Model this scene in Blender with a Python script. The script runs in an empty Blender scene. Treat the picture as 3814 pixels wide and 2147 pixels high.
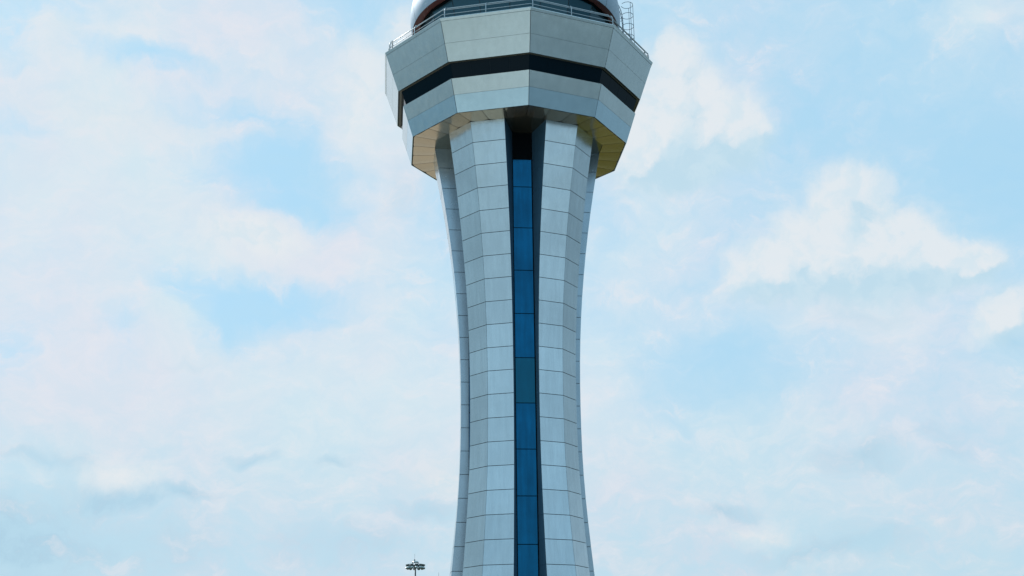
import bpy, math, random
from mathutils import Vector, Matrix
R_ = math.radians
scn = bpy.context.scene

# ------------------------------------------------------------------ camera
CAM_H = 1.6
cam = bpy.data.cameras.new("camera"); camo = bpy.data.objects.new("camera", cam)
scn.collection.objects.link(camo); scn.camera = camo
cam.sensor_width = 36; cam.lens = 45.034
cam.clip_start = 0.1; cam.clip_end = 20000
camo.matrix_world = (Matrix.Translation((0, 0, CAM_H)) @ Matrix.Rotation(0.005577, 4, 'Z') @
                     Matrix.Rotation(math.pi/2 + 0.321492, 4, 'X') @ Matrix.Rotation(-0.011622, 4, 'Z'))

# ------------------------------------------------------------------ sky
SUN_EL, SUN_AZ = 38.0, -42.0          # azimuth from +Y towards +X: behind the tower, on the left
world = bpy.data.worlds.new("World"); scn.world = world
world.use_nodes = True
nt = world.node_tree; N = nt.nodes; L = nt.links
for n in list(N): N.remove(n)
def nd(tree, typ, **kw):
    n = tree.nodes.new(typ)
    for k, v in kw.items(): setattr(n, k, v)
    return n
def math_(tree, op, a, b=None, c=None, clamp=False):
    n = nd(tree, 'ShaderNodeMath', operation=op, use_clamp=clamp)
    for i, v in enumerate((a, b, c)):
        if v is None: continue
        if isinstance(v, (int, float)): n.inputs[i].default_value = v
        else: tree.links.new(v, n.inputs[i])
    return n.outputs[0]
def mixc(tree, fac, a, b, typ='MIX'):
    n = nd(tree, 'ShaderNodeMix', data_type='RGBA', blend_type=typ)
    for s, v in ((n.inputs[0], fac), (n.inputs[6], a), (n.inputs[7], b)):
        if isinstance(v, (int, float)): s.default_value = v
        elif isinstance(v, tuple): s.default_value = (*v, 1)
        else: tree.links.new(v, s)
    return n.outputs[2]
DENS = [(-18.66, 13.08, 19.22, 8.32, 0.55), (-18.88, 24.44, 12.19, 6.32, 0.62), (-12.81, 29.61, 6.32, 2.17, 0.25), (-6.78, 24.46, 2.88, 6.27, 0.5), (-5.33, 29.52, 1.79, 2.05, 0.2), (8.0, 25.2, 4.4, 3.28, 0.35), (5.57, 18.77, 3.6, 5.29, 0.3), (13.8, 17.2, 5.2, 1.6, 0.45), (23.5, 21.0, 3.5, 3.0, -0.5), (16.17, 16.3, 7.15, 1.8, 0.3), (22.72, 28.16, 2.89, 1.11, 0.5), (10.28, 8.38, 15.07, 7.08, 0.5), (-3.78, 10.93, 8.88, 6.08, 0.3), (-22.46, 27.95, 1.55, 0.96, 0.35), (-23.67, 27.83, 1.19, 1.43, -0.55), (-22.03, 28.75, 2.27, 0.56, -0.35), (-18.44, 27.26, 3.06, 0.69, -0.75), (-23.04, 24.23, 1.84, 0.65, -0.3), (-13.49, 25.65, 3.54, 0.85, -0.5), (-11.49, 23.54, 4.47, 1.82, -0.95), (-9.54, 21.81, 2.8, 0.87, -0.7), (-12.28, 17.88, 4.3, 1.08, -0.95), (-18.06, 15.75, 1.18, 1.01, -0.45), (-13.62, 16.54, 1.23, 1.04, -0.55), (-22.58, 14.8, 1.11, 1.31, -0.45), (-7.95, 30.44, 3.17, 1.18, -0.5), (9.8, 15.2, 5.3, 2.6, -0.40), (18.84, 24.47, 8.68, 3.31, -0.25), (6.19, 13.39, 2.69, 2.1, -0.2)] + [(-13.45, 25.05, 2.78, 0.44, 0.45), (-15.84, 15.81, 2.06, 1.03, 0.3), (-10.18, 19.5, 2.2, 1.05, 0.3), (3.48, 13.47, 1.81, 2.81, 0.15), (8.66, 15.74, 2.88, 1.05, -0.1)]
CUM = [(7.88, 27.0, 1.55, 1.89, 1), (6.8, 25.16, 2.31, 2.26, 1), (9.29, 25.0, 2.09, 1.9, 1), (10.88, 24.78, 1.41, 1.29, 1), (8.07, 28.37, 0.7, 0.85, 0.8), (6.54, 23.95, 2.1, 1.05, 0.8), (15.87, 21.95, 1.33, 1.02, 1), (15.0, 20.49, 1.95, 1.54, 1), (12.91, 19.3, 2.32, 1.38, 0.9), (17.99, 19.65, 1.37, 1.1, 1), (17.25, 18.54, 2.22, 1.35, 1), (19.77, 18.17, 1.49, 0.83, 0.9), (21.2, 18.24, 0.81, 0.63, 0.8), (10.68, 18.6, 1.63, 0.87, 0.7), (14.91, 17.91, 3.83, 1.2, 0.8), (21.94, 15.89, 1.19, 1.07, 1), (20.7, 15.11, 0.97, 0.66, 0.6), (-11.51, 20.4, 1.74, 0.87, 0.8), (-13.89, 20.61, 2.16, 1.21, 0.7), (-7.18, 28.09, 1.18, 2.06, 0.7), (-8.06, 25.29, 1.06, 2.26, 0.7), (-5.34, 29.7, 1.0, 1.02, 0.6), (-17.31, 9.88, 1.56, 0.67, 0.8), (10.28, 7.2, 1.19, 0.47, 0.6), (-20.59, 28.72, 3.02, 0.73, 0.5), (-21.84, 27.22, 2.08, 0.65, 0.5)]
SHADE = [(-16.84, 9.18, 2.13, 0.63, 0.8), (-20.49, 7.05, 6.5, 2.4, 0.95), (-11.71, 10.79, 1.04, 0.38, 0.6), (-8.48, 10.77, 1.06, 0.38, 0.65), (-4.47, 8.5, 2.29, 0.69, 0.6), (-7.23, 6.79, 4.14, 1.02, 0.5), (9.26, 8.46, 1.72, 0.44, 0.6), (14.85, 10.2, 2.0, 0.84, 0.6), (18.95, 10.09, 1.44, 0.53, 0.5), (15.17, 6.67, 3.25, 0.99, 0.45), (21.53, 14.6, 1.27, 0.56, 0.8), (-21.0, 10.6, 2.4, 0.5, 0.6), (18.2, 10.9, 2.2, 0.5, 0.5), (-14.2, 8.9, 1.6, 0.4, 0.6), (12.4, 6.4, 2.6, 0.5, 0.5), (17.36, 18.01, 1.53, 0.76, 0.4), (-5.6, 22.74, 2.1, 1.94, 0.35), (-14.92, 15.0, 2.07, 0.69, 0.2), (15.28, 16.32, 3.95, 0.68, 0.3), (-16.19, 18.02, 1.56, 1.03, 0.25), (2.62, 15.26, 3.67, 1.59, 0.15)]
WARM = [(-17.31, 9.93, 1.64, 0.6, 0.8), (10.37, 7.2, 1.19, 0.44, 0.7), (-3.77, 9.97, 1.96, 0.87, 0.5), (18.02, 19.91, 1.54, 0.84, 0.5), (-11.33, 20.41, 1.65, 0.7, 0.4), (17.63, 7.05, 0.95, 0.49, 0.4), (-19.81, 24.83, 4.36, 1.0, 0.3), (22.06, 16.12, 0.95, 0.82, 0.5), (7.79, 25.62, 2.3, 1.04, 0.3)]
tc = nd(nt, 'ShaderNodeTexCoord')
sep = nd(nt, 'ShaderNodeSeparateXYZ'); L.new(tc.outputs['Generated'], sep.inputs[0])
az = math_(nt, 'MULTIPLY', math_(nt, 'ARCTAN2', sep.outputs[0], sep.outputs[1]), 180/math.pi)
el = math_(nt, 'MULTIPLY', math_(nt, 'ARCSINE', sep.outputs[2]), 180/math.pi)
uv = nd(nt, 'ShaderNodeCombineXYZ'); L.new(az, uv.inputs[0]); L.new(el, uv.inputs[1])
def noise(tree, vec, scale, detail=4, rough=0.5, dist=0.0):
    n = nd(tree, 'ShaderNodeTexNoise'); n.inputs['Scale'].default_value = scale
    n.inputs['Detail'].default_value = detail; n.inputs['Roughness'].default_value = rough
    n.inputs['Distortion'].default_value = dist
    if vec is not None: tree.links.new(vec, n.inputs['Vector'])
    return n
def vmath(tree, op, a, b, s=None):
    n = nd(tree, 'ShaderNodeVectorMath', operation=op)
    for i, v in enumerate((a, b)):
        if v is None: continue
        if isinstance(v, tuple): n.inputs[i].default_value = v
        else: tree.links.new(v, n.inputs[i])
    if s is not None: n.inputs['Scale'].default_value = s
    return n.outputs[0]
def warp(vec, scale, amp, detail=3):
    c = noise(nt, vec, scale, detail, 0.6).outputs['Color']
    return vmath(nt, 'ADD', vec, vmath(nt, 'SCALE', vmath(nt, 'SUBTRACT', c, (.5, .5, .5)), None, amp))
uvw = warp(warp(uv.outputs[0], 0.18, 3.6, 3), 0.8, 1.3, 5)
def blobs(lst, start, vec):
    acc = start
    for (a, e, ra, re, amp) in lst:
        m = nd(nt, 'ShaderNodeMapping', vector_type='TEXTURE')
        m.inputs['Location'].default_value = (a, e, 0)
        m.inputs['Scale'].default_value = (ra*1.35, re*1.35, 1e6)
        L.new(vec, m.inputs['Vector'])
        g = nd(nt, 'ShaderNodeTexGradient', gradient_type='EASING' if False else 'SPHERICAL')
        L.new(m.outputs[0], g.inputs[0])
        acc = math_(nt, 'MULTIPLY_ADD', g.outputs['Fac'], amp*1.5, acc)
    return acc
fb = noise(nt, uvw, 0.22, 7, 0.55)
wide = math_(nt, 'SMOOTHSTEP' if False else 'MULTIPLY', 1.0, 1.0)
strk = nd(nt, 'ShaderNodeMapping'); strk.inputs['Scale'].default_value = (0.10, 0.26, 1)
L.new(uvw, strk.inputs[0])
fb2 = noise(nt, strk.outputs[0], 1.0, 6, 0.6)
dens = blobs(DENS, 0.10, uvw)
dens = math_(nt, 'ADD', dens, math_(nt, 'MULTIPLY', math_(nt, 'SUBTRACT', fb.outputs['Fac'], 0.5), 0.7))
dens = math_(nt, 'ADD', dens, math_(nt, 'MULTIPLY', math_(nt, 'SUBTRACT', fb2.outputs['Fac'], 0.5), 0.8))
strk3 = nd(nt, 'ShaderNodeMapping'); strk3.inputs['Scale'].default_value = (0.45, 1.0, 1); strk3.inputs['Rotation'].default_value = (0, 0, 0.35)
L.new(uvw, strk3.inputs[0])
fb3 = noise(nt, strk3.outputs[0], 1.0, 7, 0.62)
dens = math_(nt, 'ADD', dens, math_(nt, 'MULTIPLY', math_(nt, 'SUBTRACT', fb3.outputs['Fac'], 0.5), 0.9))
mr = nd(nt, 'ShaderNodeMapRange', interpolation_type='SMOOTHSTEP')
L.new(dens, mr.inputs[0]); mr.inputs[1].default_value = -0.50; mr.inputs[2].default_value = 1.0
cover = mr.outputs[0]
# small cumulus heaps with crisper tops, lit from above
uvc = warp(warp(uv.outputs[0], 0.45, 1.5, 3), 1.6, .55, 5)
def heaps(vec, lst):
    acc = 0.0
    for (a, e, ra, re, amp) in lst:
        m = nd(nt, 'ShaderNodeMapping', vector_type='TEXTURE')
        m.inputs['Location'].default_value = (a, e, 0); m.inputs['Scale'].default_value = (ra*1.75, re*1.75, 1e6)
        L.new(vec, m.inputs['Vector'])
        g = nd(nt, 'ShaderNodeTexGradient', gradient_type='SPHERICAL'); L.new(m.outputs[0], g.inputs[0])
        acc = math_(nt, 'MULTIPLY_ADD', g.outputs['Fac'], amp*1.0, acc)
    n_ = noise(nt, vec, 0.55, 7, .62)
    return math_(nt, 'ADD', acc, math_(nt, 'MULTIPLY', math_(nt, 'SUBTRACT', n_.outputs['Fac'], 0.5), 0.95))
hp = heaps(uvc, CUM)
hp_up = heaps(vmath(nt, 'ADD', uvc, (-0.35, 0.8, 0)), CUM[:17])
def srange(inp, a, b):
    m = nd(nt, 'ShaderNodeMapRange', interpolation_type='SMOOTHSTEP'); L.new(inp, m.inputs[0])
    m.inputs[1].default_value = a; m.inputs[2].default_value = b; return m.outputs[0]
hcov = srange(hp, 0.02, 0.95)
hlit = srange(math_(nt, 'SUBTRACT', hp, hp_up), -0.30, 0.22)
sky = nd(nt, 'ShaderNodeTexSky', sky_type='NISHITA'); sky.sun_disc = False
sky.sun_elevation = R_(SUN_EL); sky.sun_rotation = R_(SUN_AZ)
sky.altitude = 0; sky.air_density = 1.0; sky.dust_density = 1.0; sky.ozone_density = 2.0
BG = 0.1
# clear sky between the clouds: the Nishita sky, hazed by thin high cloud
blue_hi = (0.455/BG, 0.76/BG, 0.97/BG); blue_lo = (0.50/BG, 0.73/BG, 0.87/BG)
eg = nd(nt, 'ShaderNodeMapRange', interpolation_type='SMOOTHSTEP'); L.new(el, eg.inputs[0])
eg.inputs[1].default_value = 4; eg.inputs[2].default_value = 19
veil = mixc(nt, eg.outputs[0], blue_lo, blue_hi)
clear = mixc(nt, 0.85, sky.outputs[0], veil)
pk = noise(nt, uv.outputs[0], 0.12, 3, 0.5)
pkr = nd(nt, 'ShaderNodeMapRange'); L.new(pk.outputs['Fac'], pkr.inputs[0]); pkr.inputs[1].default_value = .38; pkr.inputs[2].default_value = .62
cl_a = (0.71/BG, 0.82/BG, 0.88/BG); cl_b = (0.76/BG, 0.79/BG, 0.865/BG)
cloud = mixc(nt, pkr.outputs[0], cl_a, cl_b)
shade = math_(nt, 'ADD', blobs(SHADE, 0.0, uvw), math_(nt, 'MULTIPLY', math_(nt, 'SUBTRACT', fb.outputs['Fac'], 0.62), 1.2), clamp=True)
cloud = mixc(nt, math_(nt, 'MULTIPLY', shade, 0.85), cloud, (0.43/BG, 0.64/BG, 0.78/BG))
lowg = nd(nt, 'ShaderNodeMapRange', interpolation_type='SMOOTHSTEP'); L.new(el, lowg.inputs[0])
lowg.inputs[1].default_value = 3; lowg.inputs[2].default_value = 16
cloud = mixc(nt, lowg.outputs[0], mixc(nt, 1.0, cloud, (.83, .91, .95), 'MULTIPLY'), cloud)
wm = math_(nt, 'ADD', blobs(WARM, 0.0, uvw), 0.0, clamp=True)
cloud = mixc(nt, math_(nt, 'MULTIPLY', wm, 0.8), cloud, (0.83/BG, 0.83/BG, 0.83/BG))
col = mixc(nt, math_(nt, 'MULTIPLY', cover, 0.92), clear, cloud)
lowband = math_(nt, 'MULTIPLY_ADD', srange(el, 15.0, 6.0), 0.38, 0.14)
col = mixc(nt, math_(nt, 'MULTIPLY', srange(fb3.outputs['Fac'], .60, .36), lowband), col, (0.50/BG, 0.73/BG, 0.86/BG))
col = mixc(nt, math_(nt, 'MULTIPLY', srange(fb3.outputs['Fac'], .52, .74), math_(nt, 'MULTIPLY', srange(cover, .15, .6), 0.45)), col, (0.80/BG, 0.81/BG, 0.86/BG))
heapc = mixc(nt, hlit, (0.52/BG, 0.72/BG, 0.84/BG), (0.79/BG, 0.835/BG, 0.87/BG))
puff = noise(nt, uvc, 0.8, 6, .6)
heapc = mixc(nt, math_(nt, 'MULTIPLY', srange(puff.outputs['Fac'], .56, .36), .55), heapc, (0.62/BG, 0.78/BG, 0.87/BG))
col = mixc(nt, math_(nt, 'MULTIPLY', hcov, 0.88), col, heapc)
# unseen sky shaped for the tower's reflections: bluer behind the camera, dimmed at the sides
def rng(inp, a, b):
    m = nd(nt, 'ShaderNodeMapRange', interpolation_type='SMOOTHSTEP'); L.new(inp, m.inputs[0])
    m.inputs[1].default_value = a; m.inputs[2].default_value = b; return m.outputs[0]
back = rng(sep.outputs[1], 0.30, -0.35)
col = mixc(nt, math_(nt, 'MULTIPLY', back, 0.92), col, clear)
ax = math_(nt, 'ABSOLUTE', sep.outputs[0])
side = math_(nt, 'MULTIPLY', math_(nt, 'MULTIPLY', rng(ax, 0.45, 0.75), rng(sep.outputs[1], 0.62, 0.40)), rng(sep.outputs[1], -0.50, -0.12))
dull = mixc(nt, rng(sep.outputs[0], -.3, .3), (0.66, 0.73, 0.74), (0.46, 0.52, 0.54))
col = mixc(nt, side, col, mixc(nt, 1.0, col, dull, 'MULTIPLY'))
lowside = math_(nt, 'MULTIPLY', side, rng(el, 8.0, 1.0))
col = mixc(nt, lowside, col, mixc(nt, 1.0, col, (0.36, 0.47, 0.55), 'MULTIPLY'))
bg = nd(nt, 'ShaderNodeBackground'); bg.inputs[1].default_value = BG
L.new(col, bg.inputs[0])
wo = nd(nt, 'ShaderNodeOutputWorld'); L.new(bg.outputs[0], wo.inputs[0])

sun = bpy.data.lights.new("sun", 'SUN'); suno = bpy.data.objects.new("sun", sun); scn.collection.objects.link(suno)
sun.energy = 2.0; sun.angle = R_(3.0); sun.color = (1.0, 0.96, 0.90)
sd = Vector((math.sin(R_(SUN_AZ))*math.cos(R_(SUN_EL)), math.cos(R_(SUN_AZ))*math.cos(R_(SUN_EL)), math.sin(R_(SUN_EL))))
suno.rotation_euler = sd.to_track_quat('Z', 'Y').to_euler()
suno.location = (0, 0, 300)
scn.view_settings.view_transform = 'Standard'; scn.view_settings.look = 'None'
scn.view_settings.exposure = 0.0; scn.view_settings.gamma = 1.0
scn.view_settings.use_curve_mapping = False

# ------------------------------------------------------------------ helpers
rnd = random.Random(7)
def lin(r, g, b):
    f = lambda c: (c/255/12.92) if c/255 <= .04045 else ((c/255+.055)/1.055)**2.4
    return (f(r), f(g), f(b))
def mat(name, col, rough=.5, metal=0.0, var=0.0, bump=0.0, bscale=1.0, grime=0.0, spec=0.5, coat=0.0):
    m = bpy.data.materials.new(name); m.use_nodes = True
    t = m.node_tree; b = t.nodes['Principled BSDF']
    b.inputs['Roughness'].default_value = rough; b.inputs['Metallic'].default_value = metal
    b.inputs['Specular IOR Level'].default_value = spec
    b.inputs['Coat Weight'].default_value = coat; b.inputs['Coat Roughness'].default_value = .12
    g = nd(t, 'ShaderNodeTexCoord')
    c = nd(t, 'ShaderNodeRGB'); c.outputs[0].default_value = (*col, 1); out = c.outputs[0]
    if var:
        ge = nd(t, 'ShaderNodeNewGeometry')
        r = nd(t, 'ShaderNodeMapRange'); t.links.new(ge.outputs['Random Per Island'], r.inputs[0])
        r.inputs[3].default_value = 1-var; r.inputs[4].default_value = 1+var
        cmb = nd(t, 'ShaderNodeCombineXYZ')
        for i in range(3): t.links.new(r.outputs[0], cmb.inputs[i])
        out = mixc(t, 1.0, out, cmb.outputs[0], 'MULTIPLY')
    if grime:
        n1 = noise(t, g.outputs['Object'], 0.35, 6, .65)
        mp = nd(t, 'ShaderNodeMapping'); mp.inputs['Scale'].default_value = (3.0, 3.0, 0.25)
        t.links.new(g.outputs['Object'], mp.inputs[0])
        n2 = noise(t, mp.outputs[0], 1.0, 5, .6)
        s = math_(t, 'MULTIPLY', n1.outputs['Fac'], n2.outputs['Fac'])
        r = nd(t, 'ShaderNodeMapRange'); t.links.new(s, r.inputs[0])
        r.inputs[1].default_value = .14; r.inputs[2].default_value = .36
        r.inputs[3].default_value = 1-grime; r.inputs[4].default_value = 1+grime*.4
        cmb = nd(t, 'ShaderNodeCombineXYZ')
        for i in range(3): t.links.new(r.outputs[0], cmb.inputs[i])
        out = mixc(t, 1.0, out, cmb.outputs[0], 'MULTIPLY')
        n3 = noise(t, g.outputs['Object'], 1.7, 4, .6)
        r3 = nd(t, 'ShaderNodeMapRange'); t.links.new(n3.outputs['Fac'], r3.inputs[0])
        r3.inputs[3].default_value = max(rough-.08, .02); r3.inputs[4].default_value = rough+.08
        t.links.new(r3.outputs[0], b.inputs['Roughness'])
    t.links.new(out, b.inputs['Base Color'])
    if bump:
        nb = noise(t, g.outputs['Object'], bscale, 0, .5)
        bn = nd(t, 'ShaderNodeBump'); bn.inputs['Strength'].default_value = 1.0; bn.inputs['Distance'].default_value = bump
        t.links.new(nb.outputs['Fac'], bn.inputs['Height']); t.links.new(bn.outputs[0], b.inputs['Normal'])
    return m
M = {}
M['clad'] = mat('silver_cladding', (.545, .615, .65), .20, .85, var=.06, bump=.0012, bscale=.5, grime=.09)
M['clad_head'] = mat('head_cladding', (.63, .675, .68), .20, .85, var=.03, bump=.0012, bscale=.4, grime=.07)
M['clad_low'] = mat('head_cladding_reflection_tint', (.54, .68, .76), .20, .85, var=.02, bump=.0012, bscale=.4, grime=.06)  # bluer base colour stands in for a reflection on the lower row
M['joint'] = mat('dark_joint', (.020, .032, .045), .7)
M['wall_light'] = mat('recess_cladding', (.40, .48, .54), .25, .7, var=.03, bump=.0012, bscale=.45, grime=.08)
M['wall_shaded'] = mat('recess_cladding_shaded', (.040, .105, .165), .6, .1, bump=.001, bscale=.6, grime=.15)  # shade of the front recess painted into its two walls
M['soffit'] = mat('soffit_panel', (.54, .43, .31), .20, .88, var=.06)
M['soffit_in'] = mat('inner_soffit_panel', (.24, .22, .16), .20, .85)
M['reveal'] = mat('reveal_lining', (.10, .095, .075), .5, .1, grime=.1)
M['blue_glass'] = mat('blue_glass', (.001, .100, .215), .10, .8, var=.12, bump=.001, bscale=.5, grime=.28)
M['teal_glass'] = mat('teal_glass', (.004, .098, .165), .16, .75, bump=.003, bscale=.5, grime=.15)
M['black_glass'] = mat('black_window_glass', (.002, .009, .015), .06, 0, spec=.10)
M['cab_glass'] = mat('teal_cab_glass', (.010, .062, .090), .08, .35, var=.45, bump=.003, bscale=.5)
M['mullion'] = mat('mullion', (.02, .035, .045), .5, .3)
M['black'] = mat('black_lining', (.003, .006, .008), .7, 0, spec=.05)
M['pier'] = mat('pier_render', (.46, .36, .32), .7, 0, grime=.15)
M['brown'] = mat('red_brown_soffit', (.20, .068, .055), .38, .1, bump=.004, grime=.12)
M['white'] = mat('white_eave_panel', (.38, .48, .58), .5, .4, var=.02, bump=.006, bscale=.5, grime=.05)
M['steel'] = mat('rail_steel', (.42, .47, .50), .35, .5, bump=.002, bscale=8, grime=.06)
M['ladder'] = mat('painted_ladder_steel', (.07, .13, .19), .45, .3, grime=.1)
M['roof'] = mat('roof_membrane', (.30, .31, .31), .85, 0, bump=.01, bscale=3, grime=.2)
M['mast'] = mat('mast_steel', (.022, .050, .062), .5, .3, grime=.1)
M['lampbody'] = mat('lamp_housing', (.040, .075, .075), .45, .3, grime=.1)
M['lampglass'] = mat('lamp_bowl', (.50, .60, .60), .2, .5, grime=.1)

class MB:
    def __init__(s): s.v = []; s.f = []; s.m = []
    def poly(s, pts, mi=0):
        i = len(s.v); s.v += [tuple(p) for p in pts]; s.f.append(tuple(range(i, i+len(pts)))); s.m.append(mi)
    def prism(s, a, b, mi=0):
        """closed solid between polygon a and polygon b (same count)"""
        n = len(a); i = len(s.v); s.v += [tuple(p) for p in a] + [tuple(p) for p in b]
        s.f.append(tuple(range(i, i+n))); s.f.append(tuple(range(i+2*n-1, i+n-1, -1))); s.m += [mi, mi]
        for k in range(n):
            j = (k+1) % n; s.f.append((i+k, i+n+k, i+n+j, i+j)); s.m.append(mi)
    def plate(s, q, th, mi=0, gap=(0, 0, 0, 0), back=0.0):
        """q: 4 corners (bottom-left, bottom-right, top-right, top-left) seen from outside; gap l,r,b,t"""
        q = [Vector(p) for p in q]
        def lerp(a, b, d):
            v = b-a; l = v.length
            return a + v*(d/l if l > 1e-6 else 0)
        l, r, bo, to = gap
        bl = lerp(q[0], q[1], l); br = lerp(q[1], q[0], r); tl = lerp(q[3], q[2], l); tr = lerp(q[2], q[3], r)
        a = [lerp(bl, tl, bo), lerp(br, tr, bo), lerp(tr, br, to), lerp(tl, bl, to)]
        n = (a[1]-a[0]).cross(a[3]-a[0]).normalized()
        a = [p - n*back for p in a]
        s.prism([p for p in a][::1], [p - n*th for p in a], mi)
        return n
    def tube(s, pts, r, n=8, mi=0, closed=False):
        pts = [Vector(p) for p in pts]; m = len(pts); i0 = len(s.v)
        up = None
        for k, p in enumerate(pts):
            if closed: d = (pts[(k+1) % m]-pts[k-1])
            else: d = pts[min(k+1, m-1)]-pts[max(k-1, 0)]
            d.normalize()
            if up is None: up = Vector((0, 0, 1)) if abs(d.z) < .9 else Vector((1, 0, 0))
            x = (up - d*up.dot(d))
            if x.length < 1e-4: x = d.orthogonal()
            x.normalize(); y = d.cross(x); up = x
            for j in range(n):
                a = 2*math.pi*j/n; s.v.append(tuple(p + x*(r*math.cos(a)) + y*(r*math.sin(a))))
        rings = m if closed else m-1
        for k in range(rings):
            a = i0+k*n; b = i0+((k+1) % m)*n
            for j in range(n):
                j2 = (j+1) % n; s.f.append((a+j, a+j2, b+j2, b+j)); s.m.append(mi)
        if not closed:
            s.f.append(tuple(i0+j for j in range(n))[::-1]); s.f.append(tuple(i0+(m-1)*n+j for j in range(n))); s.m += [mi, mi]
    def lathe(s, prof, n=24, mi=0, c=(0, 0), axis=None, a0=0, a1=2*math.pi):
        full = abs(a1-a0-2*math.pi) < 1e-6; cnt = n if full else n+1; i0 = len(s.v)
        for (r, z) in prof:
            for j in range(cnt):
                a = a0+(a1-a0)*j/n; s.v.append((c[0]+r*math.sin(a), c[1]-r*math.cos(a), z))
        for k in range(len(prof)-1):
            for j in range(n):
                j2 = (j+1) % cnt; a = i0+k*cnt; b = a+cnt
                s.f.append((a+j, a+j2, b+j2, b+j)); s.m.append(mi)
    def box(s, c, d, mi=0, rot=0):
        cx, cy, cz = c; x, y, z = d[0]/2, d[1]/2, d[2]/2; co, si = math.cos(rot), math.sin(rot)
        P = lambda a, b, h: (cx+a*co-b*si, cy+a*si+b*co, cz+h)
        s.prism([P(-x, -y, -z), P(x, -y, -z), P(x, y, -z), P(-x, y, -z)], [P(-x, -y, z), P(x, -y, z), P(x, y, z), P(-x, y, z)], mi)
    def build(s, name, mats, parent=None, smooth=False, bevel=0.0, fix=True):
        me = bpy.data.meshes.new(name); me.from_pydata(s.v, [], s.f)
        if not isinstance(mats, (list, tuple)): mats = [mats]
        for m in mats: me.materials.append(m)
        for p, mi in zip(me.polygons, s.m): p.material_index = mi; p.use_smooth = smooth
        me.update()
        if fix:
            import bmesh
            b = bmesh.new(); b.from_mesh(me); bmesh.ops.recalc_face_normals(b, faces=b.faces); b.to_mesh(me); b.free()
        o = bpy.data.objects.new(name, me); scn.collection.objects.link(o)
        if parent: o.parent = parent
        if bevel:
            bv = o.modifiers.new('bevel', 'BEVEL'); bv.width = bevel; bv.segments = 2; bv.limit_method = 'ANGLE'
        return o
def empty(name, loc, label, cat, group=None):
    o = bpy.data.objects.new(name, None); scn.collection.objects.link(o); o.location = loc
    o['label'] = label; o['category'] = cat
    if group: o['group'] = group
    return o
def struct(o): o['kind'] = 'structure'; return o

# ------------------------------------------------------------------ ground (below the frame; it lights the tower from below)
D = 97.415
def gmat(name, c1, c2, scale):
    m = bpy.data.materials.new(name); m.use_nodes = True; t = m.node_tree; b = t.nodes['Principled BSDF']
    g = nd(t, 'ShaderNodeTexCoord'); n = noise(t, g.outputs['Object'], scale, 8, .6)
    r = nd(t, 'ShaderNodeMapRange'); t.links.new(n.outputs['Fac'], r.inputs[0]); r.inputs[1].default_value = .3; r.inputs[2].default_value = .7
    t.links.new(mixc(t, r.outputs[0], c1, c2), b.inputs['Base Color']); b.inputs['Roughness'].default_value = .9
    return m
mb = MB(); mb.poly([(-6000, -6000, 0), (6000, -6000, 0), (6000, 6000, 0), (-6000, 6000, 0)])
struct(mb.build('grass_ground', gmat('grass', (.10, .10, .004), (.155, .145, .008), .05), fix=False))
mb = MB(); mb.poly([(-900, 60, .004), (4, 60, .004), (4, 900, .004), (-900, 900, .004)])
struct(mb.build('concrete_apron', gmat('apron_concrete', (.56, .47, .37), (.68, .58, .47), .08), fix=False))
mb = MB(); mb.poly([(6, -900, .008), (900, -900, .008), (900, 100, .008), (6, 100, .008)])
struct(mb.build('reflected_asphalt', gmat('dark_asphalt', (.10, .15, .18), (.15, .21, .24), .02), fix=False))  # unseen bluish patch, added for the right front head face to reflect
mb = MB(); mb.poly([(-420, -900, .012), (6, -900, .012), (6, 60, .012), (-120, 60, .012)])
struct(mb.build('reflected_concrete', gmat('pale_concrete', (.60, .63, .60), (.72, .74, .69), .02), fix=False))  # unseen pale patch, added to brighten the left front head face by reflection

# ------------------------------------------------------------------ control tower
PSI = R_(5.93)
tower = empty('control_tower', (0, D, 0), 'silver panelled airport control tower with flared legs under a ten-sided head', 'control tower')
def pol(r, a, t=0.0, z=0.0):
    """point at radius r along azimuth a (0 = towards the camera, positive to the right), offset t sideways; tower coordinates"""
    return Vector((r*math.sin(a)+t*math.cos(a), -r*math.cos(a)+t*math.sin(a), z))
KN = [0, 3, 6, 9, 12, 15, 19]
RC = [7.2494, 6.2139, 5.4417, 4.9837, 4.8464, 4.9474, 5.637]
DD = [0.8803, 0.7286, 0.6356, 0.5849, 0.574, 0.5814, 0.7388]
WW = [2.5797, 2.3207, 2.1123, 1.9667, 1.9173, 1.9388, 2.1285]
def spline(y, x):
    n = len(KN); h = [KN[i+1]-KN[i] for i in range(n-1)]
    a = [0]*n; c = [0]*n; u = [0]*n
    m = [0.0]*n; l = [1.0]*n; mu = [0.0]*n; zz = [0.0]*n
    for i in range(1, n-1):
        al = 3*((y[i+1]-y[i])/h[i]-(y[i]-y[i-1])/h[i-1])
        l[i] = 2*(KN[i+1]-KN[i-1])-h[i-1]*mu[i-1]; mu[i] = h[i]/l[i]; zz[i] = (al-h[i-1]*zz[i-1])/l[i]
    cc = [0.0]*n
    for i in range(n-2, -1, -1): cc[i] = zz[i]-mu[i]*cc[i+1]
    i = max(j for j in range(n-1) if KN[j] <= max(x, 0))
    b = (y[i+1]-y[i])/h[i]-h[i]*(cc[i+1]+2*cc[i])/3; d = (cc[i+1]-cc[i])/(3*h[i]); t = x-KN[i]
    return y[i]+b*t+cc[i]*t*t+d*t**3
def leg_at(k):
    if k <= 19: return spline(RC, k), spline(DD, k), spline(WW, k)
    e = k-19; return RC[-1]+.22*e+.012*e*e, DD[-1]+.05*e, WW[-1]+.065*e
Z0 = 44.296+CAM_H; PH = 1.8; SOF = 44.20+CAM_H
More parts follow.
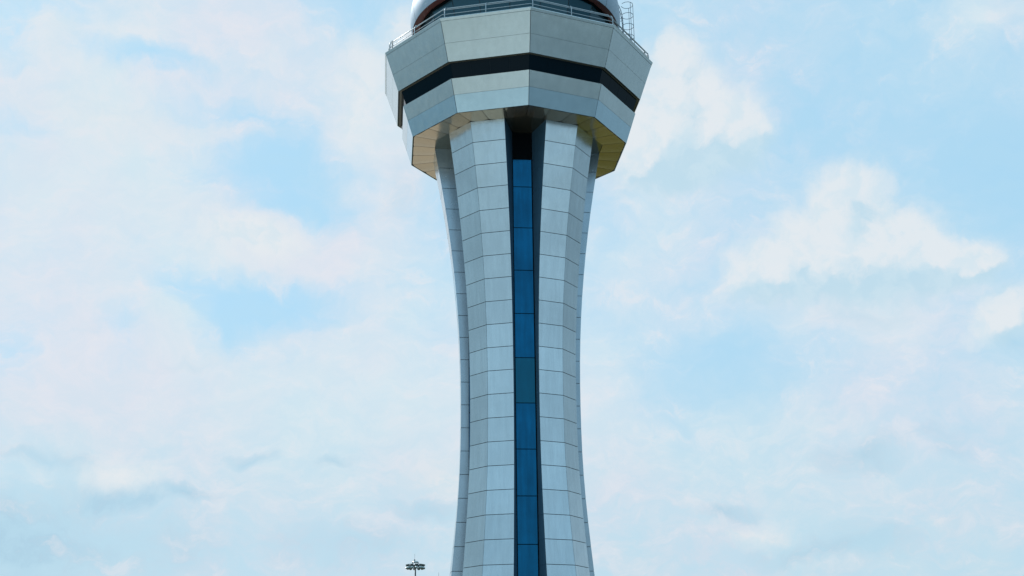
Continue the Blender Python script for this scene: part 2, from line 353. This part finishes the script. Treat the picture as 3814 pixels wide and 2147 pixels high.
KS = [(Z0-SOF)/PH] + list(range(1, 26)); KS = [k for k in KS if Z0-PH*k > 0] + [Z0/PH]
GW, GR = 0.745, 4.0                       # glass strip half width and distance from the axis
STEP = R_(36)
for i in range(5):
    ca = PSI + R_(36) + i*2*STEP          # azimuth of the leg's crease
    sec = {}
    for k in KS:
        rc, d, w = leg_at(k); z = Z0-PH*k
        sec[k] = (pol(rc-d, ca, -w, z), pol(rc, ca, 0, z), pol(rc-d, ca, w, z),
                  pol(GR, ca+STEP, -GW-.04, z), pol(GR, ca-STEP, GW+.04, z))
    front = i in (0, 4)
    mb = MB()
    for a, b in zip(KS[:-1], KS[1:]):
        A, B = sec[a], sec[b]
        tg = .07 if a == KS[0] else .022
        for (p, q) in ((0, 1), (1, 2)):
            mb.plate([B[p], B[q], A[q], A[p]], .05, 0, gap=(.006 if p == 0 else .014, .014 if p == 0 else .006, .022, tg))
    # dark backing behind the open joints
    def shr(s): 
        c = (s[0]+s[1]+s[2]+s[3]+s[4])/5; o = []
        for j, p in enumerate(s):
            v = (c-p); v.z = 0; l = v.length
            o.append(p+v*((.075 if j < 3 else .09)/l))
        return o
    for a, b in zip(KS[:-1], KS[1:]):
        A, B = shr(sec[a]), shr(sec[b])
        for j in range(5):
            j2 = (j+1) % 5; mb.poly([B[j], B[j2], A[j2], A[j]], 1)
    mb.build('leg', [M['clad'], M['joint']], tower)
    for side in (0, 1):                   # the two recess walls between the leg and its neighbouring glass strips
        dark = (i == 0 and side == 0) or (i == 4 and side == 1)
        mb = MB()
        for a, b in zip(KS[:-1], KS[1:]):
            A, B = sec[a], sec[b]; tg = 0.0 if a == KS[0] else .02
            if side == 0: q = [B[4], B[0], A[0], A[4]]
            else: q = [B[2], B[3], A[3], A[2]]
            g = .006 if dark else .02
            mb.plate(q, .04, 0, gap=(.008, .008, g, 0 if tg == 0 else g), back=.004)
        mb.build('recess_wall', M['wall_shaded'] if dark else M['wall_light'], tower)
# glass strips
zj = [41.85, 39.52, 36.06, 32.55, 29.05, 25.56, 22.06, 18.58, 15.12, 11.63, 8.13, 4.63, 1.13, -1.5]
for i in range(5):
    a = PSI+i*2*STEP
    mb = MB()
    mb.plate([pol(GR-.05, a, -GW-.03, .05), pol(GR-.05, a, GW+.03, .05), pol(GR-.05, a, GW+.03, SOF), pol(GR-.05, a, -GW-.03, SOF)], .1)
    st = mb.build('window_strip', M['black'], tower)
    if i == 0: st['label'] = 'tall blue glass strip running up the recess between the front legs'
    for j in range(len(zj)-1):
        mb = MB(); zt, zb = zj[j]+CAM_H, zj[j+1]+CAM_H
        t0, t1 = -GW-.01, GW-.02
        mb.plate([pol(GR, a, t0, zb), pol(GR, a, t1, zb), pol(GR, a, t1, zt), pol(GR, a, t0, zt)], .03, 0, gap=(.02, .02, .03, .03 if j else 0))
        p = mb.build('glass_pane', M['teal_glass'] if (i == 0 and j == 5) else M['blue_glass'], st)
        if i == 0 and j == 5: p['label'] = 'greener replacement pane part way up the blue strip'
# soffit of the head
R3, Z3 = 9.150, 44.142+CAM_H
R2, Z2 = 9.988, 46.692+CAM_H
R1, Z1 = 10.437, 47.919+CAM_H
R0, Z0r = 11.591, 51.187+CAM_H
def VR(z):
    P = [(Z3, R3), (Z2, R2), (Z1, R1), (Z0r, R0)]
    for (za, ra), (zb, rb) in zip(P[:-1], P[1:]):
        if z <= zb or zb == Z0r: return ra+(rb-ra)*(z-za)/(zb-za)
def vx(k, r, z): return pol(r, PSI+k*STEP, 0, z)
mb = MB()
for k in range(10):
    # outer ring: three trapezoid panels per side
    for s_ in range(3):
        f0, f1 = s_/3, (s_+1)/3
        def P(f, r): return vx(k, r, SOF-.02).lerp(vx(k+1, r, SOF-.02), f)
        q = [P(f0, R3-.10), P(f1, R3-.10), P(f1, R3-2.0), P(f0, R3-2.0)]
        c = sum(q, Vector())/4
        q = [p+(c-p).normalized()*.030 for p in q]
        # slightly dished panel
        i0 = len(mb.v); n_ = 6
        for a_ in range(n_+1):
            for b_ in range(n_+1):
                u, v = a_/n_, b_/n_
                p = q[0].lerp(q[1], u).lerp(q[3].lerp(q[2], u), v)
                mb.v.append((p.x, p.y, p.z-.05*math.sin(math.pi*u)))
        for a_ in range(n_):
            for b_ in range(n_):
                w_ = i0+a_*(n_+1)+b_; mb.f.append((w_, w_+n_+1, w_+n_+2, w_+1)); mb.m.append(0)
mb.build('soffit_ring', M['soffit'], tower, smooth=True)
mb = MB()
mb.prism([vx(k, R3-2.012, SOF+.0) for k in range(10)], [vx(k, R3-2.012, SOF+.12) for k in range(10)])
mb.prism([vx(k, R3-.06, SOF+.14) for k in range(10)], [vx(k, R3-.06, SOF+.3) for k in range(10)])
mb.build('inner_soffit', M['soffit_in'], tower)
# fascia bands: ten faces each, two rows of panels
def band(name, rows, mats, lip=0.0, th=.10):
    for k in range(10):
        mb = MB()
        for ri, (za, zb, mi) in enumerate(rows):
            q = [vx(k, VR(za), za), vx(k+1, VR(za), za), vx(k+1, VR(zb), zb), vx(k, VR(zb), zb)]
            mb.plate(q, th, mi, gap=(.024, .024, .008, .008))
        za, zb = rows[0][0], rows[-1][1]
        q = [vx(k, VR(za)-.03, za+.015), vx(k+1, VR(za)-.03, za+.015), vx(k+1, VR(zb)-.03, zb-.015), vx(k, VR(zb)-.03, zb-.015)]
        mb.plate(q, th+.02, len(mats)-1, back=.0)
        mb.build(name, mats, tower)
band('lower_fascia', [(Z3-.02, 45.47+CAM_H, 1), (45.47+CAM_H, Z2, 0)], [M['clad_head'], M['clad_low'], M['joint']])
band('upper_fascia', [(Z1, 49.30+CAM_H, 0), (49.30+CAM_H, 50.94+CAM_H, 0)], [M['clad_head'], M['joint']])
for k in range(10):
    mb = MB(); za, zb = 50.94+CAM_H, Z0r
    o_ = .02
    q = [vx(k, VR(za)+o_, za+.01), vx(k+1, VR(za)+o_, za+.01), vx(k+1, R0+o_, zb), vx(k, R0+o_, zb)]
    mb.plate(q, .12, 0, gap=(.004, .004, 0, 0))
    mb.plate([vx(k, R0+o_, zb+.001), vx(k+1, R0+o_, zb+.001), vx(k+1, R0-.45, zb+.001), vx(k, R0-.45, zb+.001)], .05, 0)
    mb.build('coping', M['clad_head'], tower)
# window band
INS = .30
mb = MB()
for zz_, nm in ((Z1, 1), (Z2, -1)):
    for k in range(10):
        a, b = vx(k, VR(zz_)-.13, zz_+.02*nm), vx(k+1, VR(zz_)-.13, zz_+.02*nm)
        c, d = vx(k+1, VR(zz_)-INS-.15, zz_+.02*nm), vx(k, VR(zz_)-INS-.15, zz_+.02*nm)
        up = Vector((0, 0, .08*nm)); mb.prism([a, b, c, d], [a+up, b+up, c+up, d+up])
mb.build('window_reveal', M['reveal'], tower)
for k in range(10):
    mb = MB()
    za, zb = Z2-.01, Z1+.01
    A = lambda r, z: (vx(k, r, z), vx(k+1, r, z))
    p0, p1 = A(VR(za)-INS, za); p3, p2 = A(VR(zb)-INS, zb)
    wb = MB(); wb.plate([p0, p1, p2, p3], .05, 0, back=.04)
    wbo = wb.build('window_band', M['mullion'], tower)
    npn = 4
    for j in range(npn):
        f0, f1 = j/npn, (j+1)/npn
        gb = MB(); gb.plate([p0.lerp(p1, f0), p0.lerp(p1, f1), p3.lerp(p2, f1), p3.lerp(p2, f0)], .03, 0, gap=(.008, .008, .0, .0))
        gb.build('glass_pane', M['black_glass'], wbo)
# deck
mb = MB(); mb.prism([vx(k, R0-.5, Z0r-.25) for k in range(10)], [vx(k, R0-.5, Z0r-.05) for k in range(10)])
mb.build('walkway_deck', M['roof'], tower)
# railing on the rim
RR = R0-.42
rl = MB()
hts = [(1.10, .30, .050), (.84, .04, .026), (.44, .0, .028)]
def rim(k, inset, z): return vx(k, R0-.28-inset, z)
for h, ins, r in hts:
    rl.tube([rim(k, ins, Z0r+h) for k in range(10)], r, 8, closed=True)
rail = rl.build('railing', M['steel'], tower, smooth=True)
for k in range(10):
    for f in (0.03, .5):
        a = lambda ins, z: rim(k, ins, z).lerp(rim(k+1, ins, z), f)
        p = [a(.0, Z0r), a(-.03, Z0r+.36), a(-.02, Z0r+.74), a(.04, Z0r+.95), a(.15, Z0r+1.07), a(.30, Z0r+1.10)]
        pm = MB(); pm.tube(p, .042, 8); pm.build('post', M['steel'], rail, smooth=True)
# cab: glazing, brown eave, white rounded fascia and roof
ZE = 55.22+CAM_H
NG = 20; cab = MB()
g0 = [pol(7.15, PSI+R_(9)+j*R_(18), 0, Z0r-.05) for j in range(NG)]; g1 = [pol(8.10, PSI+R_(9)+j*R_(18), 0, ZE-.12) for j in range(NG)]
cabb = MB(); 
for j in range(NG):
    j2 = (j+1) % NG; inw = lambda p: p + (Vector((0, 0, p.z))-p)*.006
    cabb.poly([inw(g0[j]), inw(g0[j2]), inw(g1[j2]), inw(g1[j])])
    cabb.tube([g0[j], g1[j]], .03, 6)
cabo = cabb.build('control_cab', M['mullion'], tower)
for j in range(NG):
    j2 = (j+1) % NG
    gb = MB(); gb.plate([g0[j], g0[j2], g1[j2], g1[j]], .03, 0, gap=(.02, .02, 0, 0)); gb.build('glass_pane', M['cab_glass'], cabo)
mb = MB(); mb.lathe([(8.14, ZE-.14), (8.26, ZE-.10), (8.26, ZE+.3)], 20, a0=PSI+R_(9), a1=PSI+R_(9)+2*math.pi)
mb.lathe([(7.9, ZE-.14), (8.14, ZE-.14)], 20, a0=PSI+R_(9), a1=PSI+R_(9)+2*math.pi)
mb.build('window_head_frame', M['black'], tower)
mb = MB(); mb.lathe([(8.2, ZE+.02), (8.76, ZE-.02), (8.79, ZE+.04), (8.79, ZE+.3)], 96)
mb.build('eave_soffit', M['brown'], tower, smooth=False)
prof = [(8.80, ZE-.03), (8.90, ZE+.25), (8.97, ZE+.7), (9.0, ZE+1.2), (8.98, ZE+1.75), (8.87, ZE+2.4), (8.66, ZE+3.0), (8.3, ZE+3.6), (7.5, ZE+4.3)]
for j in range(14):
    a0 = PSI+R_(52.0)+j*2*math.pi/14; a1 = a0+2*math.pi/14
    mb = MB(); g_ = .0022
    mb.lathe(prof+[(7.44, ZE+4.25), (8.6, ZE+2.85), (8.9, ZE+1.2), (8.74, ZE+.0), (8.80, ZE-.03)], 12, a0=a0+g_, a1=a1-g_)
    mb.build('eave_panel', M['white'], tower, smooth=True, fix=False)
mb = MB(); mb.lathe([(8.78, ZE+.02), (8.96, ZE+1.2), (8.84, ZE+2.38), (8.3, ZE+3.5)], 84); mb.build('eave_backing', M['joint'], tower, fix=False)
mb = MB(); mb.lathe([(7.6, ZE+4.22), (5, ZE+5.1), (2, ZE+5.5), (.01, ZE+5.6)], 48); mb.build('cab_roof', M['roof'], tower, smooth=True, fix=False)
# caged ladder on the right side of the eave
lad = MB(); LA = R_(93)
def lp(r, t, z): return pol(r, LA, t, z)
lprof = [(9.30, Z0r+.0), (9.30, ZE+1.2), (9.26, ZE+1.9), (9.16, ZE+2.5), (8.98, ZE+3.0), (8.72, ZE+3.5)]
for t in (-.22, .22): lad.tube([lp(r, t, z) for r, z in lprof], .028, 6)
def rz(z):
    for (ra, za), (rb, zb) in zip(lprof[:-1], lprof[1:]):
        if z <= zb: return ra+(rb-ra)*(z-za)/(zb-za)
    return lprof[-1][0]
z = Z0r+.3
while z < ZE+3.4:
    lad.tube([lp(rz(z), -.22, z), lp(rz(z), .22, z)], .014, 5); z += .3
for z in (Z0r+1.5, Z0r+3.2, ZE+.6, ZE+1.7):
    for t in (-.22, .22): lad.tube([lp(rz(z), t, z), lp(rz(z)-.34, t, z)], .02, 5)
lo = lad.build('access_ladder', M['ladder'], tower, smooth=True)
cg = MB(); hz = [ZE+.0+1.05*i for i in range(-2, 4)]
for z in hz:
    zc = z; r0_ = 9.28
    pts = [lp(r0_-.03, -.22, zc)] + [lp(r0_+.42-.50*math.cos(a)+.04, -.56*math.sin(a), zc) for a in [R_(35+x*29) for x in range(11)]] + [lp(r0_-.03, .22, zc)]
    cg.tube(pts, .024, 6)
for a in (R_(115), R_(180), R_(245)):
    cg.tube([lp(9.28+.42-.50*math.cos(a)+.04, -.56*math.sin(a), hz[0]), lp(9.28+.42-.50*math.cos(a)+.04, -.56*math.sin(a), hz[-1])], .022, 5)
cg.build('safety_cage', M['ladder'], lo, smooth=True)
for a in (-R_(92), R_(96)):
    mb = MB(); c_ = pol(8.66, a, 0, (Z0r+ZE)/2); mb.box(tuple(c_), (.62, .70, ZE-Z0r-.02), 0, rot=a); mb.build('eave_pier', M['pier'], tower, bevel=.03)
# small cabinet on the walkway, left
mb = MB(); ca_ = PSI-R_(55); p = pol(9.95, ca_, 0, Z0r+.38)
mb.box(tuple(p), (.55, .4, .85), 0, rot=ca_); mb.build('equipment_box', M['clad_head'], tower, bevel=.03)

# ------------------------------------------------------------------ floodlight mast, far behind on the left
MD = 200.0; maz = R_(-4.70)
mx, my = MD*math.sin(maz), MD*math.cos(maz)
HZ = CAM_H + MD*math.tan(R_(6.20))       # height of the lamp ring
mast = empty('floodlight_mast', (mx, my, 0), 'dark airport floodlight mast with a ring of lamps, left of the tower foot', 'floodlight mast')
mb = MB(); mb.lathe([(.30, 0), (.10, HZ-.35), (.0, HZ-.35)], 12); mb.build('pole', M['mast'], mast, smooth=True)
mb = MB(); mb.lathe([(.10, HZ-.45), (.34, HZ-.05), (.36, HZ+.08), (.0, HZ+.10)], 14)
RG = 1.32
mb.tube([(RG*math.sin(a), -RG*math.cos(a), HZ+.02) for a in [2*math.pi*j/28 for j in range(28)]], .045, 6, closed=True)
for j in range(6):
    a = 2*math.pi*j/6+.3; mb.tube([(0, 0, HZ), (RG*math.sin(a), -RG*math.cos(a), HZ+.02)], .045, 6)
mb.build('head_frame', M['mast'], mast)
mb = MB()
for (x, y) in ((-.42, -.3), (.42, -.3), (.42, .3), (-.42, .3)): mb.tube([(x, y, HZ+.05), (x, y, HZ+.55)], .035, 5)
mb.tube([(-.42, -.3, HZ+.55), (.42, -.3, HZ+.55), (.42, .3, HZ+.55), (-.42, .3, HZ+.55)], .035, 5, closed=True)
mb.build('winch_frame', M['mast'], mast)
mb = MB(); mb.lathe([(.52, HZ+.56), (.46, HZ+.70), (.25, HZ+.78), (.0, HZ+.80)], 14); mb.build('weather_cap', M['lampglass'], mast, smooth=True)
mb = MB(); mb.tube([(-.13, 0, HZ+.5), (-.13, 0, HZ+1.02)], .09, 6); mb.tube([(-.13, 0, HZ+1.0), (-.12, 0, HZ+1.85)], .014, 5); mb.build('lightning_rod', M['mast'], mast)
hb = MB(); hb.box((0, 0, .13), (.46, .26, .16)); hb.tube([(0, 0, .10), (0, -.06, -.14)], .03, 5)
lh = hb.build('lamp', M['lampbody'], mast, bevel=.02)
bb = MB(); bb.lathe([(.02, -.12), (.14, -.14), (.24, -.22), (.26, -.30)], 14); bow = bb.build('reflector', M['lampglass'], lh, smooth=True, fix=False)
cb = MB(); cb.lathe([(.26, -.30), (.22, -.42), (.10, -.52), (.0, -.53)], 14); cbo = cb.build('bowl_glass', M['lampbody'], lh, smooth=True, fix=False)
NL = 12
for j in range(NL):
    a = 2*math.pi*(j+.35)/NL
    if j == 0: o, kids = lh, None
    else:
        o = lh.copy(); scn.collection.objects.link(o)
        for c_ in (bow, cbo):
            k_ = c_.copy(); scn.collection.objects.link(k_); k_.parent = o
    o.parent = mast
    o.location = (RG*math.sin(a), -RG*math.cos(a), HZ+.03)
    o.rotation_euler = (R_(12), 0, a)
# thin aerial pole just breaking the bottom edge of the photo, between mast and tower
az2 = R_(-3.68); d2 = 230.0; h2 = CAM_H+d2*math.tan(R_(5.93))
mb = MB(); mb.lathe([(.10, 0), (.045, h2-1.0), (.03, h2-1.0), (.018, h2), (.0, h2)], 8)
ap = mb.build('aerial_pole', M['mast'], None, smooth=True)
ap.location = (d2*math.sin(az2), d2*math.cos(az2), 0)
ap['label'] = 'tip of a thin distant aerial pole just left of the tower foot'; ap['category'] = 'aerial'
